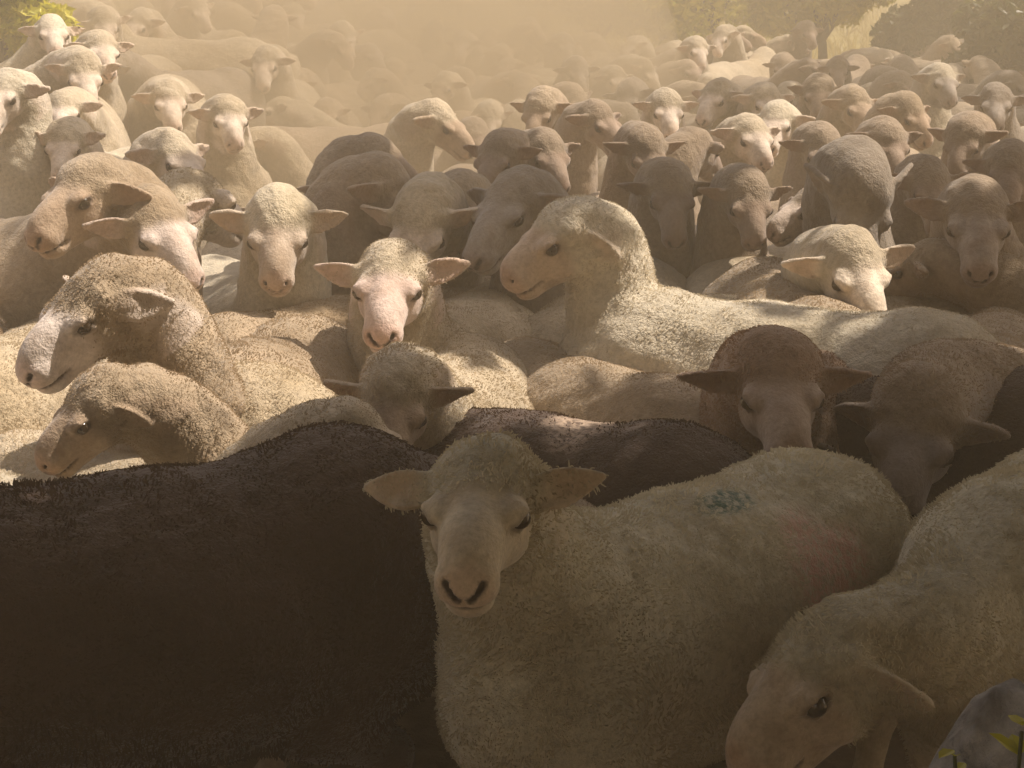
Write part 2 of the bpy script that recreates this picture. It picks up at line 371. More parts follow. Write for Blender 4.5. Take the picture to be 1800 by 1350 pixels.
def body_mesh(P,R,hs,ears,woolly,fat,fine,coarse,seed,rump,paint=None,rough=.006,face_line=.05,neck=1.0):
    fl=FL(seed); v,q=build(P,R,hs,ears,woolly,fat,fine,coarse,seed,rump,fine<.009,fl,neck)
    n=np.zeros_like(v); a,b,c,d=(v[q[:,i]] for i in range(4)); fn=np.cross(c-a,d-b)
    for i in range(4): np.add.at(n,q[:,i],fn)
    n/=np.maximum(np.linalg.norm(n,axis=1,keepdims=True),1e-12)
    u=((v-np.asarray(P))@R)/hs; r=np.linalg.norm(u-np.clip(u@V(1,0,0),0,.20)[:,None]*V(1,0,0),axis=1)
    u=np.where((np.arange(3)==0)&(u>.06),.06+(u-.06)/fl,u)
    near=(r<.125)&(u[:,0]<.27)
    ear=near&(np.abs(u[:,1])>.083)&(u[:,2]>-.06)&(u[:,0]<.09)
    ne=np.where(near,np.abs(u[:,1]),0)
    face=np.where(near,sstep(face_line-.02,face_line+.025,u[:,0]-.45*np.maximum(u[:,2]-.02,0)-.25*np.maximum(-u[:,2]-.03,0)),0)
    face=np.maximum(face,np.where(near&(u[:,2]>-.07)&(u[:,0]<.12),sstep(.076,.092,ne)*.6,0))
    earz=(r<.26)&(u[:,2]>-.13)&(u[:,2]<.12)&(u[:,0]<.09)&(u[:,0]>-.16)&(np.abs(u[:,1])>.085)
    earz&=np.abs((v-np.asarray(P))@(R@V(0,1,0)))/hs>.085
    face=np.maximum(face,np.where(earz&(r>.09),sstep(.088,.10,np.abs(u[:,1]))*.6,0))
    legs=sstep(.30,.22,v[:,2])*np.where(near,0,1); face=np.maximum(face,legs*.8)
    pink=np.where(near,sstep(.190,.215,u[:,0])*.3,0)
    inner=np.where((r<.26)&(u[:,2]>-.13)&(u[:,0]<.09)&(u[:,0]>-.16)&(np.abs(u[:,1])>.07),sstep(.1,.8,n@(R@V(.8,0,.2)))*sstep(.075,.11,np.abs(u[:,1]))*.3,0); pink=np.maximum(pink,inner)
    dark=np.zeros(len(v))
    for s in (1,-1):
        na,nb=NOS_A*V(1,s,1),NOS_B*V(1,s,1); tt=np.clip((u-na)@(nb-na)/((nb-na)@(nb-na)),0,1)
        dark=np.maximum(dark,sstep(.0085,.004,np.linalg.norm(u-na-tt[:,None]*(nb-na),axis=1)))
        dark=np.maximum(dark,.6*sstep(.026,.017,np.linalg.norm((u-EYE*V(1,s,1))*V(.8,1,1.35),axis=1)))
    dark=np.maximum(dark,np.where(near&(u[:,0]>.14),.6*sstep(.0055,.002,np.abs(u[:,2]+.0465)),0))
    dark=np.maximum(dark,sstep(.05,.035,v[:,2]))
    w=(1-face)*sstep(.1,.3,v[:,2])
    v=v+n*(w*(rough*.9*lumps(v,seed+1,16)+rough*.55*lumps(v,seed+2,45)+.35*rough*lumps(v,seed+3,110)))[:,None]
    me=mesh('body',v,q,COAT)
    m=me.color_attributes.new('mask','FLOAT_COLOR','POINT'); m.data.foreach_set('color',np.stack([face,pink,dark,np.ones(len(v))],1).astype(np.float32).ravel())
    if 1:
        pc=np.zeros((len(v),4))
        for p in paint or (): 
            al=p[0](v,u,near,n); k=al>pc[:,3]; pc[k,:3]=p[1]; pc[k,3]=al[k]
        m=me.color_attributes.new('paint','FLOAT_COLOR','POINT'); m.data.foreach_set('color',pc.astype(np.float32).ravel())
    return me
ROOTS=[]                               # (x, y, heading) of every animal placed so far
def assemble(me,P,R,hs,x,y,z,psi,s,wool,face,label,group,seed,tilt=0):
    t=bpy.data.objects.new('sheep',None); COL.objects.link(t); t.empty_display_size=.1
    t.location=(x,y,z); t.rotation_euler=(0,tilt,RAD(psi-90)); t.scale=(s,s,s)
    tag(t,label,'sheep',group)
    b=link('body',me,t); b['wool_color']=list(map(float,wool)); b['face_color']=list(map(float,face))
    for sd in (1,-1):
        e=link('eye',EYE_ME,t); e.location=np.asarray(P)+R@(snout(EYE*V(1,sd,1),FL(seed))*hs); e.scale=(hs,hs,hs)
    if y<3.0*K and abs(x)<.36*y+.7: fleece(t,b,int(42000 if y<2.9 else 34000),.0075 if y<2.9 else .0048,SEED[0])
    ROOTS.append((x,y,psi,s)); return t
def fleece(t,b,n,length,seed):
    """short wool fibres over the fleece of an animal near the viewer"""
    me=b.data; rng=np.random.default_rng(seed); nv=len(me.vertices); nf=len(me.polygons)
    v=np.empty(nv*3,np.float32); me.vertices.foreach_get('co',v); v=v.reshape(-1,3)
    q=np.empty(nf*4,np.int32); me.polygons.foreach_get('vertices',q); q=q.reshape(-1,4)
    mk=np.empty(nv*4,np.float32); me.color_attributes['mask'].data.foreach_get('color',mk); mk=mk.reshape(-1,4)
    pt=np.empty(nv*4,np.float32); me.color_attributes['paint'].data.foreach_get('color',pt); pt=pt.reshape(-1,4)
    a,b_,c,d=(v[q[:,i]] for i in range(4)); cr=np.cross(c-a,d-b_); ar=np.linalg.norm(cr,axis=1)
    w=ar*(1-mk[q[:,0],0])*(1-.97*pt[q[:,0],3])*(a[:,2]>.2); k=rng.choice(nf,n,p=w/w.sum()); N=cr[k]/ar[k][:,None]
    uu,ww=rng.random((2,n,1)); P=(a[k]*(1-uu)+b_[k]*uu)*(1-ww)+(d[k]*(1-uu)+c[k]*uu)*ww
    F=np.stack([lumps(P,seed+i,38) for i in range(3)],1)*.8+np.stack([lumps(P,seed+7+i,120) for i in range(3)],1)*.7+rng.normal(size=(n,3))*.25+V(0,0,-.35)
    D=N*.45+F*.8; D/=np.linalg.norm(D,axis=1,keepdims=True); L=length*rng.uniform(.5,1.25,(n,1))*(1+.5*lumps(P,seed+3,25))[:,None]
    pts=np.stack([P-N*.002,P+N*L*.22+D*L*.2,P+N*L*.25+D*L*.75],1)
    hc=bpy.data.hair_curves.new('fleece'); hc.add_curves([3]*n)
    hc.attributes['position'].data.foreach_set('vector',pts.astype(np.float32).ravel())
    ra=hc.attributes.new('radius','FLOAT','POINT'); ra.data.foreach_set('value',np.tile(np.array([.0011,.0010,.0005],np.float32),n))
    hc.materials.append(FIBRE); o=link('fleece',hc,t); o['wool_color']=b['wool_color']; return o
SEED=[0]
def neck_pose(hz,da,L=.42):
    reach=math.sqrt(max(L**2-(hz-.565)**2,.16**2)); be=max(-1.25,min(1.25,da*.55))
    return V(.30+reach*math.cos(be),reach*math.sin(be),hz)
SPECS=[]
SHOWN=[tuple(at(px,py,2.12)) for px,py in ((800,705),(900,705),(1000,735),(1080,790))]+[tuple(at(px,py,2.35)) for px,py in ((1060,665),(1180,665))]   # the dark sheep and the tan one behind it stay in sight
def by_head(label,px,py,d,psi,hpsi,pitch,roll=0,s=1,hs=1.05,wool=CREAM,face=PINKW,ears=(E0,E0),woolly=1.0,fat=1.0,fine=None,rump=0,paint=None,group=None,rough=.006,face_line=.05,neck=1.0,L=.42,fix=False):
    """an animal whose head stands where a sight line puts it; the solver below finds room for its body"""
    hs*=(.86 if d>3.15 else .96) if d>1.7 else 1.03; s*=.93 if d>3.15 else 1; pitch=pitch*.8 if d>1.5 else pitch; M=at(px,py,d); SEED[0]+=1
    fine=fine or (.0042 if d<1.7 else .005 if d<2.4 else .0065 if d<3.2 else .0085)
    SPECS.append(dict(kind='head',label=label,M=M,psi=psi,psi0=psi,hpsi=hpsi,pitch=pitch,roll=roll,s=s,hs=hs,wool=wool,face=face,ears=ears,woolly=woolly,fat=fat,fine=fine,coarse=.014 if d<2.4 else .02 if d<3.2 else .028,
        rump=rump,paint=paint,group=group,rough=rough,face_line=face_line,neck=neck,L=L,fix=fix,seed=SEED[0]))
def by_body(label,x,y,psi,hpsi=None,hz=.72,pitch=40,roll=0,s=1,hs=1.05,wool=CREAM,face=FTAN,ears=(E0,E0),woolly=1.0,fat=1.0,fine=.008,rump=0,paint=None,group=None,rough=.006,coarse=.016,face_line=.05,neck=1.0,hump=None):
    SEED[0]+=1
    SPECS.append(dict(kind='body',label=label,xy=(x,y),hump=hump,psi=psi,psi0=psi,hpsi=psi if hpsi is None else hpsi,hz=hz,pitch=pitch,roll=roll,s=s,hs=hs,wool=wool,face=face,ears=ears,woolly=woolly,fat=fat,fine=fine,coarse=coarse,
        rump=rump,paint=paint,group=group,rough=rough,face_line=face_line,neck=neck,L=.42,fix=hump is None,seed=SEED[0]))
def back_at(px,py,s=1):
    """ground point under a back whose top shows at that point of the picture"""
    r=ray(px,py); t=1.0
    for _ in range(60):
        p=np.array((0,0,CAM_H))+r*t; t+=(p[2]-ground_z(p[0],p[1])-.735*s)/max(-r[2],.02)*.6
    p=np.array((0,0,CAM_H))+r*t; return p[0],p[1]
def by_back(label,px,py,psi,s=1,**k):
    """an animal known by the hump of its back alone"""
    x,y=back_at(px,py,s); k.setdefault('fine',.007 if y<3.2*K else .009); k.setdefault('coarse',.018 if y<3.2*K else .028)
    by_body(label,x,y,psi,s=s,hump=(x,y),**k)
def stance(q,psi,L):
    """root of the animal, head joint and head axes for a body heading"""
    da=RAD((q['hpsi']-psi+180)%360-180) if q['kind']=='head' else RAD(q['hpsi']-q['psi0']); R=rotm(da,RAD(q['pitch']),RAD(q['roll'])); s=q['s']; f=(math.sin(RAD(psi)),-math.cos(RAD(psi)))
    if q['kind']=='head':
        M=q['M']; c=R@(V(.08,0,-.01)*q['hs']); th=RAD(psi-90); g=float(ground_z(M[0],M[1]))
        for _ in range(3):
            hz=(M[2]-g)/s-c[2]; P=neck_pose(min(max(hz,.42),.98),da,L); o=(P+c)*s
            x=M[0]-(o[0]*math.cos(th)-o[1]*math.sin(th)); y=M[1]-(o[0]*math.sin(th)+o[1]*math.cos(th)); g=float(ground_z(x,y))
        return x,y,P,R,hz
    P=neck_pose(q['hz'],da,L); x,y=q['xy']
    if q['hump'] is not None:
        w=math.cos(RAD(psi)); o=-.30*w if w<-.5 else -.22*abs(w) if w>.5 else 0
        x+=o*s*f[0]; y+=o*s*f[1]
    return x,y,P,R,q['hz']
def spine(x,y,psi,s): return np.array([(x+math.sin(RAD(psi))*k*s,y-math.cos(RAD(psi))*k*s) for k in (-.36,-.18,0,.18,.36)])
def solve():
    """turn each body about its head until the bodies stand side by side rather than through one another"""
    for q in SPECS:
        q['opts']=[(q['psi0'],.42 if q['L']==.42 else q['L'])] if q['fix'] else [(q['psi0']+a,L) for a in range(-165,181,15) for L in ((.34,.42,.50) if q['kind']=='head' else (.42,)) if q['kind']=='head' or abs(a)<=60]
        if q['kind']=='head' and not q['fix']: q['opts']=[o for o in q['opts'] if abs((q['hpsi']-o[0]+180)%360-180)<=95]
        q['st']=[]
        for ps,L in q['opts']:
            x,y,P,R,hz=stance(q,ps,L); q['st'].append((spine(x,y,ps,q['s']),x,y,ps,L))
        k=min(range(len(q['st'])),key=lambda k:abs(q['opts'][k][0]-q['psi0'])+abs(q['opts'][k][1]-q['L'])*9); q['k']=k
    n=len(SPECS); hm=np.array([q['M'] if q['kind']=='head' else (*q['hump'],.58) if q['hump'] is not None else (0,-9,0) for q in SPECS]+SHOWN,float)
    for sweep in range(6):
        for i,q in enumerate(SPECS):
            if len(q['st'])<2: continue
            O=np.concatenate([SPECS[j]['st'][SPECS[j]['k']][0] for j in range(n) if j!=i]); best=None
            for k,(S,x,y,ps,L) in enumerate(q['st']):
                d=np.sqrt(((S[:,None]-O[None])**2).sum(-1)); c=18*(np.maximum(.40-d,0)**2).sum()
                c+=.22*(abs((ps-q['psi0']+180)%360-180)/60)**2+(.15 if abs(L-.42)>.01 else 0)
                # stay out of the line of sight to the heads that show
                for px_,py_ in S[::2]:
                    m=(hm[:,1]>py_+.12); m[i]=False; m&=hm[:,1]>.1; t=py_/np.maximum(hm[:,1],.1)
                    zl=CAM_H+(hm[:,2]-CAM_H)*t; c+=2.5*np.sum(m&(zl<.80*q['s']+float(ground_z(px_,py_)))&(np.abs(hm[:,0]*t-px_)<.24))
                if best is None or c<best[0]: best=(c,k)
            q['k']=best[1]
def build_all():
    for q in SPECS:
        _,_,_,psi,L=q['st'][q['k']]; x,y,P,R,hz=stance(q,psi,L); q['psi']=psi
        if not .40<=hz<=1.0: print('head height',round(hz,2),q['label'])
        SEED[0]=q['seed']; g=float(ground_z(x,y))
        me=body_mesh(P,R,q['hs'],q['ears'],q['woolly'],q['fat'],q['fine'],q['coarse'],q['seed'],q['rump'],q['paint'],q['rough'],q['face_line'],q['neck'])
        assemble(me,P,R,q['hs'],x,y,g,psi,q['s'],q['wool'],q['face'],q['label'],q['group'] or ('sheep in the shaded front rows' if y<3.7 else 'sheep in the sunlit middle rows' if y<5.4 else 'sheep in the dusty rear rows'),q['seed'])

# paint and markings, each a patch of its own shape on the fleece
def blob(c,r,soft=.35):
    c=np.array(c); r=np.array(r)
    return lambda v,u,near,n: sstep(1+soft,1-soft,np.linalg.norm((v-c)/r,axis=1)+.25*lumps(v,5,40))
def on_head(c,r,soft=.3):
    c=np.array(c); r=np.array(r)
    return lambda v,u,near,n: np.where(near,sstep(1+soft,1-soft,np.linalg.norm((u-c)/r,axis=1)),0)
drop=(-.45,.25,.25,-.3); flat=(-.02,.2,.08,-.55); low=(-.7,.35,.15,-.2); backw=(-.25,.75,.1,-.3)

# --- front row, in the shade of the trees
by_head('cream sheep looking into the camera, green paint mark on its back',838,932,1.50,-46,-6,15,0,fix=True,s=.975,hs=.95,wool=(.55,.49,.35),face=(.56,.485,.345),ears=((-.02,.2,.15,-.6),(-.22,.15,.12,-.75)),woolly=.9,
  paint=[(blob((-.03,.06,.72),(.06,.035,.06)),(.015,.085,.05)),(blob((-.15,.19,.57),(.09,.12,.10)),(.56,.31,.23))])
SNOUT[SEED[0]+1]=.86
by_head('cream sheep at the right edge reaching its lowered head down in front',1405,1243,1.64,-37,-60,45,10,fix=True,s=1.02,hs=1.05,neck=.85,wool=(.55,.49,.35),face=(.48,.38,.26),ears=((-1.15,.8,.1,-.2),(-.5,.2,.1,-.3)),woolly=.8)
by_body('large dark brown sheep standing broadside, filling the lower left corner',-.60,2.62,-62,hz=.50,pitch=60,s=1.035,wool=DARK,face=FDARK,rump=.035,fat=1.1,fine=.009,coarse=.012)
# --- second row
by_body('dark brown sheep with cream neck patch right behind the camera facing cream sheep',0.06,3.24,62,66,.42,55,s=.96,wool=DARK,face=FDARK,fine=.006,ears=(flat,flat),paint=[(on_head((.03,0,.06),(.06,.06,.05)),(.45,.33,.24)),(blob((.10,.0,.73),(.07,.10,.09)),(.42,.31,.22))])
by_head('rusty wooled sheep facing the camera, ears hanging, right behind the green marked back',1372,722,2.18,-24,2,34,0,fix=True,hs=1.1,wool=RUST,face=(.34,.26,.20),ears=((-.28,.1,.25,-.2),(-.28,.1,.25,-.2)),woolly=1.3)
by_head('brown sheep with bluish grey muzzle hanging its head beside the rusty wooled one',1598,805,2.25,-42,-24,52,-6,hs=1.2,wool=BROWN,face=(.25,.21,.19),ears=(low,low),woolly=1.3)
by_body('near black sheep half cut off by the right edge, behind the lowered head',1.38,3.45,-100,hz=.55,pitch=60,wool=DARK,face=FDARK,fine=.009)
by_head('tan sheep in profile at the left edge, ear hanging open, head bent down',140,755,2.08,-75,-55,46,0,s=.84,hs=.95,wool=TAN,face=FTAN,ears=((-1.1,.95,.1,-.3),(-.6,.3,.1,-.2)),woolly=1.2)
by_back('small pale sheep, only a sunlit sliver of back above the dark brown one',40,832,-95,hz=.45,pitch=60,s=.9,wool=WHITE)
by_head('pale sheep with bent head just above the rump of the dark brown one',662,800,2.02,40,62,36,0,s=.84,hs=.9,wool=CREAM,face=CREAM,ears=(backw,backw))
by_head('tan sheep with head bent down and ears out, sunlit rump behind it',694,745,2.12,-22,-4,52,0,s=.95,hs=.9,wool=CREAM,face=FTAN,ears=(drop,(-.3,.3,.2,-.3)),woolly=1.2)
by_back('cream sheep seen as a smooth back between the bent profile and the dark rump',425,622,163,wool=CREAM,hz=.6)
by_back('tan sheep with creased broad rump below the sunlit pale face',468,532,168,wool=TAN,fat=1.1,hz=.6)
by_head('sheep in three quarter view at the left with sunlit white muzzle pointing left',132,582,2.2,-14,-46,40,0,fix=True,hs=1.05,wool=TAN,face=(.68,.60,.54),ears=((-.6,1.0,.1,-.5),(-.1,.3,.1,-.4)),woolly=1.1,face_line=.075)
by_body('brown sheep cut off by the left edge, behind the white muzzle',-1.45,4.1,-160,-150,hz=.7,wool=BROWN,fine=.009)
by_back('tan sheep whose smooth side fills the gap left of the rusty wooled face',1130,648,94,s=.9,wool=TAN,hz=.5,pitch=60)
# --- middle rows
by_head('sheep with blaze of sunlight on its face and mouth ajar, looking straight ahead',682,530,2.62,-24,-3,30,0,hs=1.1,wool=CREAM,face=(.60,.48,.42),ears=((.12,.2,.05,-.6),(-.1,.2,.15,-.4)))
by_head('pale sheep facing the camera, crown lit by the sun and ears held level',489,438,2.85,10,3,46,0,hs=1.05,wool=WHITE,face=(.46,.38,.30),ears=(flat,flat),woolly=1.25)
by_head('pale sheep hidden behind the level eared one, only its ears showing',492,412,3.25,-10,0,40,0,wool=CREAM,ears=(flat,flat))
by_head('white nosed sheep turned to the right, left of the pale level eared one',292,438,2.72,15,42,42,6,hs=1.05,wool=TAN,face=(.58,.50,.45),ears=((-.05,.2,.1,-.4),(-.08,.2,.1,-.3)))
by_head('tan sheep with shaded brow and drooping ears, head turned left, on the left bank',125,372,2.7,-15,-33,30,4,hs=1.05,wool=TAN,face=FTAN,ears=((-.5,.4,.1,-.3),(-.1,.3,.1,-.3)),woolly=1.3)
SNOUT[SEED[0]+1]=.82
by_head('sheep in profile facing left with dark speckled cheek, pale fleece, in the middle',958,448,2.74,-114,-66,38,0,L=.2,fix=True,s=1.09,hs=1.0,neck=.78,wool=WHITE,face=(.46,.36,.27),ears=((-1.05,.95,.1,-.2),(-.4,.4,.1,-.2)),woolly=1.25)
by_back('tan sheep seen as a rounded rump right behind the neck of the profile one',1102,440,172,wool=CREAM,hz=.55)
by_back('cream back behind the pale fleece of the profile sheep',1262,505,150,wool=CREAM,hz=.6)
by_back('sheep with a sunlit patch on its flank, left of the white blazed face',1320,438,158,wool=CREAM,hz=.6)
by_back('greyish sheep with a bright line of sun along its back, behind the profile one',1215,395,165,wool=GREY,hz=.6)
by_head('sheep with a white sunlit blaze down its face, right of the middle',1510,508,2.8,30,14,46,4,hs=1.05,wool=CREAM,face=(.72,.62,.50),ears=(flat,(-.18,.2,.1,-.3)))
by_back('tan sheep whose bare smooth back lies in front of the white blazed face',1450,515,-160,s=1.06,wool=TAN,hz=.55)
by_head('sheep turning its head away to the right of the white blazed face',1592,488,3.0,-80,-112,40,0,hs=.82,woolly=.7,wool=TAN,face=FTAN,ears=(drop,flat))
by_back('brown sheep at the right edge above the near black one',1745,575,-155,wool=TAN,hz=.6)
by_head('grey faced sheep looking at the camera at the right with a dark chest below',1718,418,2.92,-14,-9,44,0,hs=1.1,wool=BROWN,face=(.34,.28,.23),ears=(flat,flat))
by_head('grey woolled sheep bowing its crown to the camera above the white blazed face',1512,390,3.1,8,4,92,0,hs=1.1,wool=GREY,face=FGREY,ears=(backw,backw),woolly=1.2)
by_head('small faced sheep looking left with white sunlit nose, right of the middle',1398,385,3.3,-40,-62,30,0,hs=.95,wool=BROWN,face=(.62,.52,.44))
by_head('dark faced sheep with bowed head left of the white sunlit nose',1318,378,3.25,-10,8,60,0,wool=BROWN,face=FBROWN)
by_head('brown sheep with long shaded face and dark ears, behind the greyish back',1180,355,3.3,14,4,56,0,hs=1.1,wool=BROWN,face=(.22,.165,.13),ears=(drop,drop))
by_head('brown sheep with dark ears spread wide, above the grey faced one',1640,325,3.35,12,4,52,0,hs=1.05,wool=BROWN,face=FBROWN,ears=(flat,flat))
by_head('brown sheep facing the camera through thin dust above the sunlit blaze',612,325,3.25,-28,2,46,0,hs=1.1,wool=TAN,face=(.34,.27,.21),ears=(flat,drop))
by_head('brown nape of a sheep bent down, right of the face in thin dust',708,375,3.1,100,70,55,0,hs=1.1,wool=BROWN,face=FBROWN)
by_head('pale sheep with lowered head above the mouth ajar one',735,432,3.0,-15,-10,70,0,hs=1.05,wool=CREAM)
by_head('tan sheep facing the camera just left of the profile one, in faint dust',800,395,3.15,-12,-8,45,0,wool=TAN,face=FTAN)
by_head('greyish head close behind the profile face of the middle sheep',882,395,3.0,-40,-35,40,0,hs=1.1,wool=GREY,face=FGREY)
by_head('dusty sheep turned to the right left of centre, pale cheek in the haze',322,305,3.35,20,45,40,0,fix=True,hs=1.1,wool=CREAM,face=PINKW)
by_head('pale head seen from behind, above the white nosed sheep on the left',368,372,3.1,150,150,30,0,hs=1.05,wool=CREAM)
by_back('big dark sheep whose broad back shows through the dust',540,208,-88,wool=BROWN,fat=1.1,hz=.6)
by_head('pale sheep with one white ear lit, on the left bank',112,212,3.9,14,6,38,0,fix=True,hs=.95,wool=CREAM,face=PINKW,ears=((-.1,.2,.1,-.5),(-.3,.2,.1,-.5)))
by_head('pale sheep with dark level ears, below the white eared one on the left bank',112,272,3.55,-8,4,48,0,fix=True,hs=.92,wool=CREAM,face=PINKW,ears=(flat,flat))
by_head('bright sheep cut by the left edge with its ear pointing right',0,185,3.5,-20,-12,40,0,fix=True,hs=1.0,wool=WHITE,face=PINKW)
by_head('yellow lit sheep highest on the left bank',95,72,4.6,10,18,36,0,hs=1.0,wool=WHITE,face=PINKW)
by_head('faint sheep right of the yellow lit one on the left bank',182,104,4.5,12,24,40,0,wool=CREAM)
by_head('faint sheep lowering its head below the yellow lit one',150,150,4.15,18,20,60,0,wool=CREAM)
# --- rear rows on the right and in the centre
rear=[('dark headed sheep facing the camera, ears out, sun catching one ear tip',1450,262,3.95,4,5,52,BROWN,FBROWN),
('pale sheep with sunlit cheek between two dark heads, far right of centre',1362,205,4.5,-10,-20,36,WHITE,PINKW),
('pale faced sheep just left of the sunlit cheek',1328,245,4.2,8,20,40,CREAM,PINKW),
('brown sheep with bright line along its lowered neck, behind the long shaded face',1235,245,4.1,120,140,35,BROWN,FBROWN),
('brown sheep with lowered head and sunlit poll, left of the bright neck line',1140,285,3.9,20,12,62,BROWN,FBROWN),
('brown sheep with a white streak of sun at its cheek, centre',968,290,3.85,15,25,48,BROWN,FBROWN),
('brown sheep in the dust left of the white streak',868,285,3.8,-15,-25,52,BROWN,FBROWN),
('tan sheep with the sun along its back, behind the dark napes at the centre',792,232,4.4,70,60,45,CREAM,FTAN),
('dark brown sheep beside the big dusty back, ear up',690,275,3.75,60,75,45,BROWN,FBROWN),
('brown sheep cut by the right edge above the grey faced one',1775,290,3.6,-20,-15,45,BROWN,FBROWN),
('brown sheep bent low with sun on its nape, right side',1692,245,4.15,-35,-30,62,BROWN,FBROWN),
('brown sheep whose cheek is flecked with sun, between the dark heads on the right',1565,255,4.1,-8,10,52,BROWN,FBROWN),
('grey faced sheep at the far right looking to the camera',1752,172,4.9,-12,-14,42,GREY,FGREY),
('sheep with a bright white crown alone in the shade at the far right',1662,134,5.6,0,12,45,WHITE,FGREY),
('round headed sheep above the ear tipped dark one, right',1512,192,4.9,10,15,45,TAN,FTAN),
('tan sheep with white ear against the brown cheeked one',1608,215,4.7,8,30,50,TAN,FTAN),
('faint sheep with pale crown in the shade behind the round headed one',1440,158,5.3,-8,-10,50,TAN,FTAN),
('pale sheep with lit brow right of centre in the far rows',1352,158,5.1,6,10,42,CREAM,PINKW),
('sheep with a small sunlit face turned left in the far rows',1252,152,5.2,-30,-35,40,CREAM,PINKW),
('hazy sheep with pinkish face right of centre',1175,182,4.9,10,5,46,CREAM,PINKW),
('hazy brown sheep with a slanting streak of sun on its neck, centre',1065,232,4.5,25,40,44,BROWN,FBROWN),
('hazy sheep with bowed head at the centre of the far rows',945,205,4.8,-15,-20,58,TAN,FTAN),
('hazy pale sheep left of the big dusty back',405,225,4.3,12,20,44,CREAM,PINKW),
('hazy pale sheep almost lost in the dust cloud on the left',300,195,4.6,10,16,42,CREAM,PINKW)]
for lb,px,py,d,ps,hp,pt,wc,fc in rear:
    by_head(lb,px,py,d,ps,hp,pt,hs=1.1,wool=wc,face=fc,woolly=1.15)
solve(); build_all()
# --- the crowd behind: a dozen poses, copied
poses=[]
for k in range(10):
    rg=random.Random(100+k); hz=rg.uniform(.70,.86); da=RAD(rg.uniform(-45,45)); pt=RAD(rg.uniform(20,50)); R=rotm(da,pt,RAD(rg.uniform(-8,8))); P=neck_pose(hz,da)
    er=tuple((rg.uniform(-.45,.05),rg.uniform(.1,.5),.12,rg.uniform(-.7,-.3)) for _ in (0,1))
    poses.append((body_mesh(P,R,0.95,er,1.1,rg.uniform(.95,1.1),.0095,.03,300+k,0),P,R))
def clear(x,y,psi,gap):
    for rx,ry,rp,rs in ROOTS:
        if abs(rx-x)<1.2 and abs(ry-y)<1.2:
            for a in (-.28,.05,.33):
                for b in (-.28,.05,.33):
                    ax,ay=x+a*math.sin(RAD(psi)),y-a*math.cos(RAD(psi)); bx,by=rx+b*math.sin(RAD(rp)),ry-b*math.cos(RAD(rp))
                    if math.hypot(ax-bx,ay-by)<gap: return False
    return True
rg=random.Random(7); crowd=0
zones=[(-.08,'dust veiled sheep in the far left rows of the crowded flock','sheep in the far left rows'),(.10,'dust veiled sheep in the far middle rows of the crowded flock','sheep in the far middle rows'),(9,'shaded sheep in the far right rows of the crowded flock','sheep in the far right rows')]
for it in range(26000):
    y=(2.6+9.7*rg.random()**.9)*K; x=rg.uniform(-.36,.36)*y; psi=rg.gauss(0,30) if rg.random()<.85 else rg.gauss(180,25)
    if x<-2.8 and y>6*K or -.30<x/y<-.05 and y<5.0*K or x/y<-.2 and y<6.5 or y>15.4 or x>.6 and y>15.0: continue
    if not clear(x,y,psi,.34 if y<6 else .27 if y<9 else .25): continue
    kk=rg.randrange(10); me,P,R=poses[kk]; s=rg.uniform(.88,1.0) if y<7 else rg.uniform(.84,.96)
    wc,fc=rg.choice([(TAN,FTAN),(BROWN,FBROWN),(GREY,FGREY),(CREAM,PINKW),(BROWN,FBROWN),(TAN,FTAN),(CREAM,FTAN)])
    if x<-.07*y and wc==BROWN: wc,fc=CREAM,PINKW
    k=rg.uniform(.85,1.12); wc=tuple(c*k for c in wc)
    _,lb,gp=next(z for z in zones if x/y<z[0])
    assemble(me,P,R,0.95,x,y,float(ground_z(x,y)),psi,s,wc,fc,lb,gp,300+kk); crowd+=1
print('sheep placed',len(ROOTS),'crowd',crowd,round(time.time()-T0,1),'s')
# ------------------------------------------------------------------ trees, shrubs, stones
def leaf_cloud(rng,centres,radii,counts,size,flat=.5):
    """leaf sized faces through the volume of several lumps"""
    vs_,fs=[],[]; n0=0
    for c,r,n in zip(centres,radii,counts):
        d=rng.normal(size=(n,3)); d/=np.linalg.norm(d,axis=1,keepdims=True)
        p=np.asarray(c)+d*np.asarray(r)*(rng.uniform(.25,1,(n,1))**.45)
        nn=rng.normal(size=(n,3))+V(0,0,flat); nn/=np.linalg.norm(nn,axis=1,keepdims=True)
        a=np.cross(nn,rng.normal(size=(n,3))); a/=np.linalg.norm(a,axis=1,keepdims=True); b=np.cross(nn,a)
        L=size*rng.uniform(.6,1.3,(n,1)); W=L*.42
        q=np.stack([p-a*L,p-a*L*.2+b*W+nn*L*.1,p+a*L,p-a*L*.2-b*W+nn*L*.1],1)
        vs_.append(q.reshape(-1,3)); fs.append(np.arange(n*4).reshape(n,4)+n0); n0+=n*4
    return np.concatenate(vs_),np.concatenate(fs)
def tube(pts,rads,n=8):
    pts=[np.asarray(p,float) for p in pts]; v=[]; f=[]
    for i,p in enumerate(pts):
        t=nrm(pts[min(i+1,len(pts)-1)]-pts[max(i-1,0)]); a=nrm(np.cross(t,V(.31,.9,.2))); b=np.cross(t,a)
        for j in range(n):
            w=2*math.pi*j/n; v.append(p+(a*math.cos(w)+b*math.sin(w))*rads[i]*(1+.08*math.sin(3*w+i)))
    for i in range(len(pts)-1):
        for j in range(n): f.append((i*n+j,i*n+(j+1)%n,(i+1)*n+(j+1)%n,(i+1)*n+j))
    f.append(tuple(range(n))[::-1]); f.append(tuple((len(pts)-1)*n+j for j in range(n)))
    return v,f
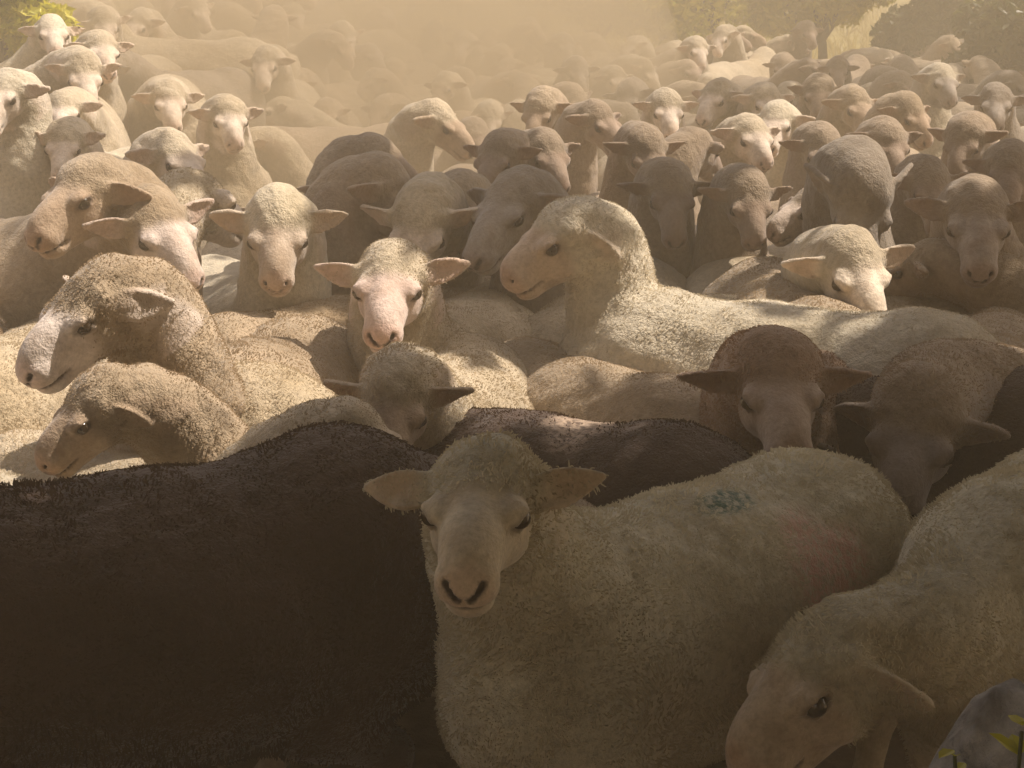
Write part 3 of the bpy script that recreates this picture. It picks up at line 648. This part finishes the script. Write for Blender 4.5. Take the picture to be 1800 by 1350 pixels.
GAPS=[(at(px,py,d),r) for px,py,d,r in ((75,590,2.1,.16),(680,540,2.6,.17),(489,405,2.85,.19),(1190,530,2.75,.33),(1520,505,2.8,.17),(850,600,2.5,.26),(315,435,2.7,.12),(190,350,2.7,.12),(1320,460,3.3,.22),(590,560,2.9,.14),(1700,430,2.9,.07),(450,700,2.4,.14))]
def tree(name,label,x,y,trunk_h,crown,mat,seed,size,group=None,cat='tree',lean=(0,0)):
    """crown: list of (centre, radii, leaves) relative to the foot"""
    rng=np.random.default_rng(seed); t=bpy.data.objects.new(name,None); COL.objects.link(t); t.location=(x,y,float(ground_z(x,y)))
    tag(t,label,cat,group); top=V(lean[0],lean[1],trunk_h); v,f=tube([(0,0,-.2),(0.02,0,.1),top*.5+V(.05,.03,0),top],[.04*trunk_h+.06,.035*trunk_h+.04,.03*trunk_h+.02,.02*trunk_h+.015],10); 
    for c,r,n in crown[:10]:
        c=np.asarray(c,float); m=(top*.8+c)/2+V(*rng.uniform(-.1,.1,3))*trunk_h*.3
        vv,ff=tube([top*.75,m,c],[.018*trunk_h+.02,.012*trunk_h+.012,.006],6); k=len(v); v=v+vv; f=f+[tuple(i+k for i in q) for q in ff]
    link('trunk',mesh('trunk',v,f,BARK),t)
    cv,cf=leaf_cloud(rng,[c for c,_,_ in crown],[r for _,r,_ in crown],[n for _,_,n in crown],size)
    for pt,gr in GAPS:                  # leaves cut away along the sun direction to put light on chosen sheep
        w=cv[cf[:,0]]+np.array(t.location)-pt; S=np.array(SUN); k=np.linalg.norm(w-(w@S)[:,None]*S,axis=1)>gr; cf=cf[k]
    link('crown',mesh('crown',cv,cf,mat,False),t); return t
def lumps_crown(rng,c,r,k,n,lr):
    out=[]
    for _ in range(k):
        d=rng.normal(size=3); d/=np.linalg.norm(d); p=np.asarray(c)+d*np.asarray(r)*rng.uniform(.2,.9)
        q=lr*rng.uniform(.7,1.3); out.append((p,(q,q,q*.75),int(n*rng.uniform(.7,1.3))))
    return out
rng=np.random.default_rng(11)
# shade trees: their crowns hang over the front and the right of the flock
tree('shade_tree','tall leafy tree shading the front of the flock, behind the viewer',1.9,-2.8,3.0,
     lumps_crown(rng,(-.3,3.2,2.9),(4.4,2.75,.6),150,800,.9)+lumps_crown(rng,(.2,5.4,3.0),(1.7,1.0,.3),26,650,.55)+lumps_crown(rng,(.1,7.9,3.0),(2.9,1.9,.4),34,210,.38),LEAF,21,.10,lean=(-.2,.5))
tree('shade_tree','tall leafy tree with open crown shading the right side of the flock',6.8,8.8,3.4,
     lumps_crown(rng,(-2.6,1.8,3.3),(2.4,4.6,.7),26,260,.5),LEAF,22,.09,lean=(-.7,.1))
tree('shade_tree','low leafy tree added behind the viewer on the left to dim the sky light',-4.2,-2.6,2.2,
     lumps_crown(rng,(.3,0,2.0),(2.2,2.2,1.3),36,800,.8),LEAF,23,.11)  # added out of view to hold back sky light from the front sheep
tree('shade_tree','leafy tree added close to the right of the viewer to dim the sky light',4.4,.2,2.2,
     lumps_crown(rng,(0,0,1.9),(1.6,2.0,1.2),30,800,.8),LEAF,24,.11)  # another unseen tree put in so less sky light reaches the foreground
# bushes and dry grass on the bank behind the flock
def shrub(label,px,d,z,w,h,mat,seed,n=900,size=.05,k=14,group='bushes behind the flock'):
    q=at(px,100,d); x,y=q[0],q[1]; r=np.random.default_rng(seed)
    return tree('shrub',label,x,y,.5*h,lumps_crown(r,(0,0,.55*h+z),(w*.75,w*.6,h*.42),k,n,.32*w),mat,seed,size,group,'shrub')
shrub('dark green bush in the top right corner behind the flock',1775,8.6,0,.75,1.35,LEAF_DARK,31,size=.045)
shrub('dusty olive bush left of the dark green one at the top right',1665,9.8,0,.8,1.25,LEAF_DARK,32)
shrub('yellowing bush on the bank right of the top centre',1440,10.2,.35,1.1,1.7,LEAF_YEL,33)
shrub('low yellow bush on the bank left of the other yellow one',1240,10.3,.35,1.2,1.7,LEAF_YEL,34)
shrub('small golden bush on the bank near the top centre',1050,10.6,.3,1.2,1.6,LEAF_YEL,35)
shrub('pale yellow bush at the top left corner behind the bank',20,4.9,.35,.42,1.25,LEAF_YEL,36,size=.035)
shrub('olive bush far behind the dust at the top left',330,14,0,1.8,1.5,LEAF_DARK,37)
shrub('grey green bush far behind the dust at the top centre',720,15,0,1.9,1.5,LEAF_DARK,38)
def dry_grass():
    r=np.random.default_rng(5); n=16000; x=r.uniform(-11,14,n); y=11.7*K+10*r.random(n)**1.5; z=ground_z(x,y)
    a=r.uniform(0,6.28,n); h=r.uniform(.10,.32,n); w=.006+.006*r.random(n); dx,dy=np.cos(a),np.sin(a); l=r.uniform(-.12,.12,(n,2))
    p=lambda t,s,o: np.stack([x+dx*w*s+l[:,0]*t*o,y+dy*w*s+l[:,1]*t*o,z-.01+h*t],1)
    v=np.stack([p(0,-1,1),p(0,1,1),p(.6,.7,.6),p(1,.1,1.3),p(.6,-.7,.6)],1).reshape(-1,3); f=np.arange(n*5).reshape(n,5)
    tag(link('dry_grass',mesh('dry_grass',v,f,DRY,False)),kind='stuff')
dry_grass()
# stone and weed at the lower right
def boulder():
    f=Field(*[np.arange(a,b,.012) for a,b in ((-.34,.34),(-.30,.30),(-.06,.60))])
    r=np.random.default_rng(3)
    f.ell((0,0,.22),(.26,.22,.30),.05)
    for _ in range(9): d=r.normal(size=3); d/=np.linalg.norm(d); f.ell(V(0,0,.24)+d*V(.17,.14,.20),r.uniform(.07,.12,3),.05)
    v,q=f.mesh(); v=v+(.016*lumps(v,1,14)+.010*lumps(v,2,40)+.004*lumps(v,3,110))[:,None]*nrm(V(.3,.2,1))
    p=at(1800,1300,1.30); o=link('boulder',mesh('boulder',v,q,ROCK)); o.location=(p[0],p[1],0); o.scale=(.62,.6,(p[2]+.045)/.53)
    tag(o,'grey boulder poking up in the lower right corner','boulder')
    w=bpy.data.objects.new('leafy_weed',None); COL.objects.link(w); q=at(1765,1372,1.12); w.location=(q[0],q[1]-.02,0); tag(w,'yellow green leafy weed growing in front of the grey boulder','weed')
    r=np.random.default_rng(8); vs_,fs=[],[]; n0=0; h=q[2]
    sv,sf=[],[]
    for k in range(16):
        a=r.uniform(0,6.28); tip=V(math.cos(a)*r.uniform(.02,.10),math.sin(a)*r.uniform(.02,.08),h*r.uniform(.9,1.06)); a0=V(0,0,0); m=tip*V(.3,.3,.55)
        tv,tf=tube([a0,m,tip],[.005,.004,.002],5); sf+=[tuple(i+len(sv) for i in t) for t in tf]; sv+=tv
        for j in range(26):
            t=r.uniform(.55,1.02); c=tip*V(t*t,t*t,t); an=r.uniform(0,6.28); e=V(math.cos(an),math.sin(an),r.uniform(-.2,.6)); e/=np.linalg.norm(e)
            sd=nrm(np.cross(e,V(0,0,1))); up=np.cross(sd,e); L=r.uniform(.016,.038); W=L*.28
            pts=[c,c+e*L*.35+sd*W+up*L*.08,c+e*L*.75+sd*W*.7+up*L*.06,c+e*L-up*L*.05,c+e*L*.75-sd*W*.7+up*L*.06,c+e*L*.35-sd*W+up*L*.08,c+e*L*.5]
            vs_+=pts; fs+=[(n0,n0+1,n0+6),(n0+1,n0+2,n0+6),(n0+2,n0+3,n0+6),(n0+3,n0+4,n0+6),(n0+4,n0+5,n0+6),(n0+5,n0,n0+6)]; n0+=7
    link('stem',mesh('stem',sv,sf,LEAF_DARK),w); link('foliage',mesh('foliage',vs_,fs,LEAF_YEL,False),w)
boulder()
# ------------------------------------------------------------------ dusty air
def dust_mat(name,col,dens,aniso):
    m=bpy.data.materials.new(name); m.use_nodes=True; nt=m.node_tree; nt.nodes.clear()
    o=nt.nodes.new('ShaderNodeOutputMaterial'); p=nt.nodes.new('ShaderNodeVolumePrincipled')
    p.inputs['Color'].default_value=(*col,1); p.inputs['Density'].default_value=dens; p.inputs['Anisotropy'].default_value=aniso
    nt.links.new(p.outputs[0],o.inputs['Volume']); return m
def haze(dens):
    lo,hi=(-60,-20,-3),(60,70,5.4)
    v=[(x,y,z) for x in (lo[0],hi[0]) for y in (lo[1],hi[1]) for z in (lo[2],hi[2])]
    b=mesh('haze',v,[(0,1,3,2),(4,6,7,5),(0,4,5,1),(2,3,7,6),(0,2,6,4),(1,5,7,3)],dust_mat('dusty_air',(.68,.60,.45),dens,.3),False)
    tag(link('haze',b),kind='stuff')
haze(.068)
def dust_cloud():
    f=Field(np.arange(-5,3,.14),np.arange(4,18,.14),np.arange(-.6,4,.14))
    for c,r in (((-1.9,9.9,.8),(1.7,2.8,1.1)),((-.4,11.6,1.1),(1.5,2.8,1.0)),((-2.4,7.9,.7),(1.0,2.0,.8)),((-.5,13.6,1.3),(1.2,2.2,.9)),((-.9,8.0,.5),(.9,1.6,.6)),((-1.5,6.7,.5),(.7,1.1,.5)),((-1.2,9.0,1.5),(.7,1.0,.6)),((.5,9.6,.7),(.8,1.2,.5)),((-.6,7.0,.6),(.8,1.2,.55)),((.1,8.3,.8),(.7,1.0,.5))):
        f.ell(c,r,.4)
    v,q=f.mesh(); b=mesh('dust_cloud',v,q,dust_mat('raised_dust',(.52,.44,.31),.38,.3))
    tag(link('dust_cloud',b),kind='stuff')
dust_cloud()
print('built in',round(time.time()-T0,1),'s')
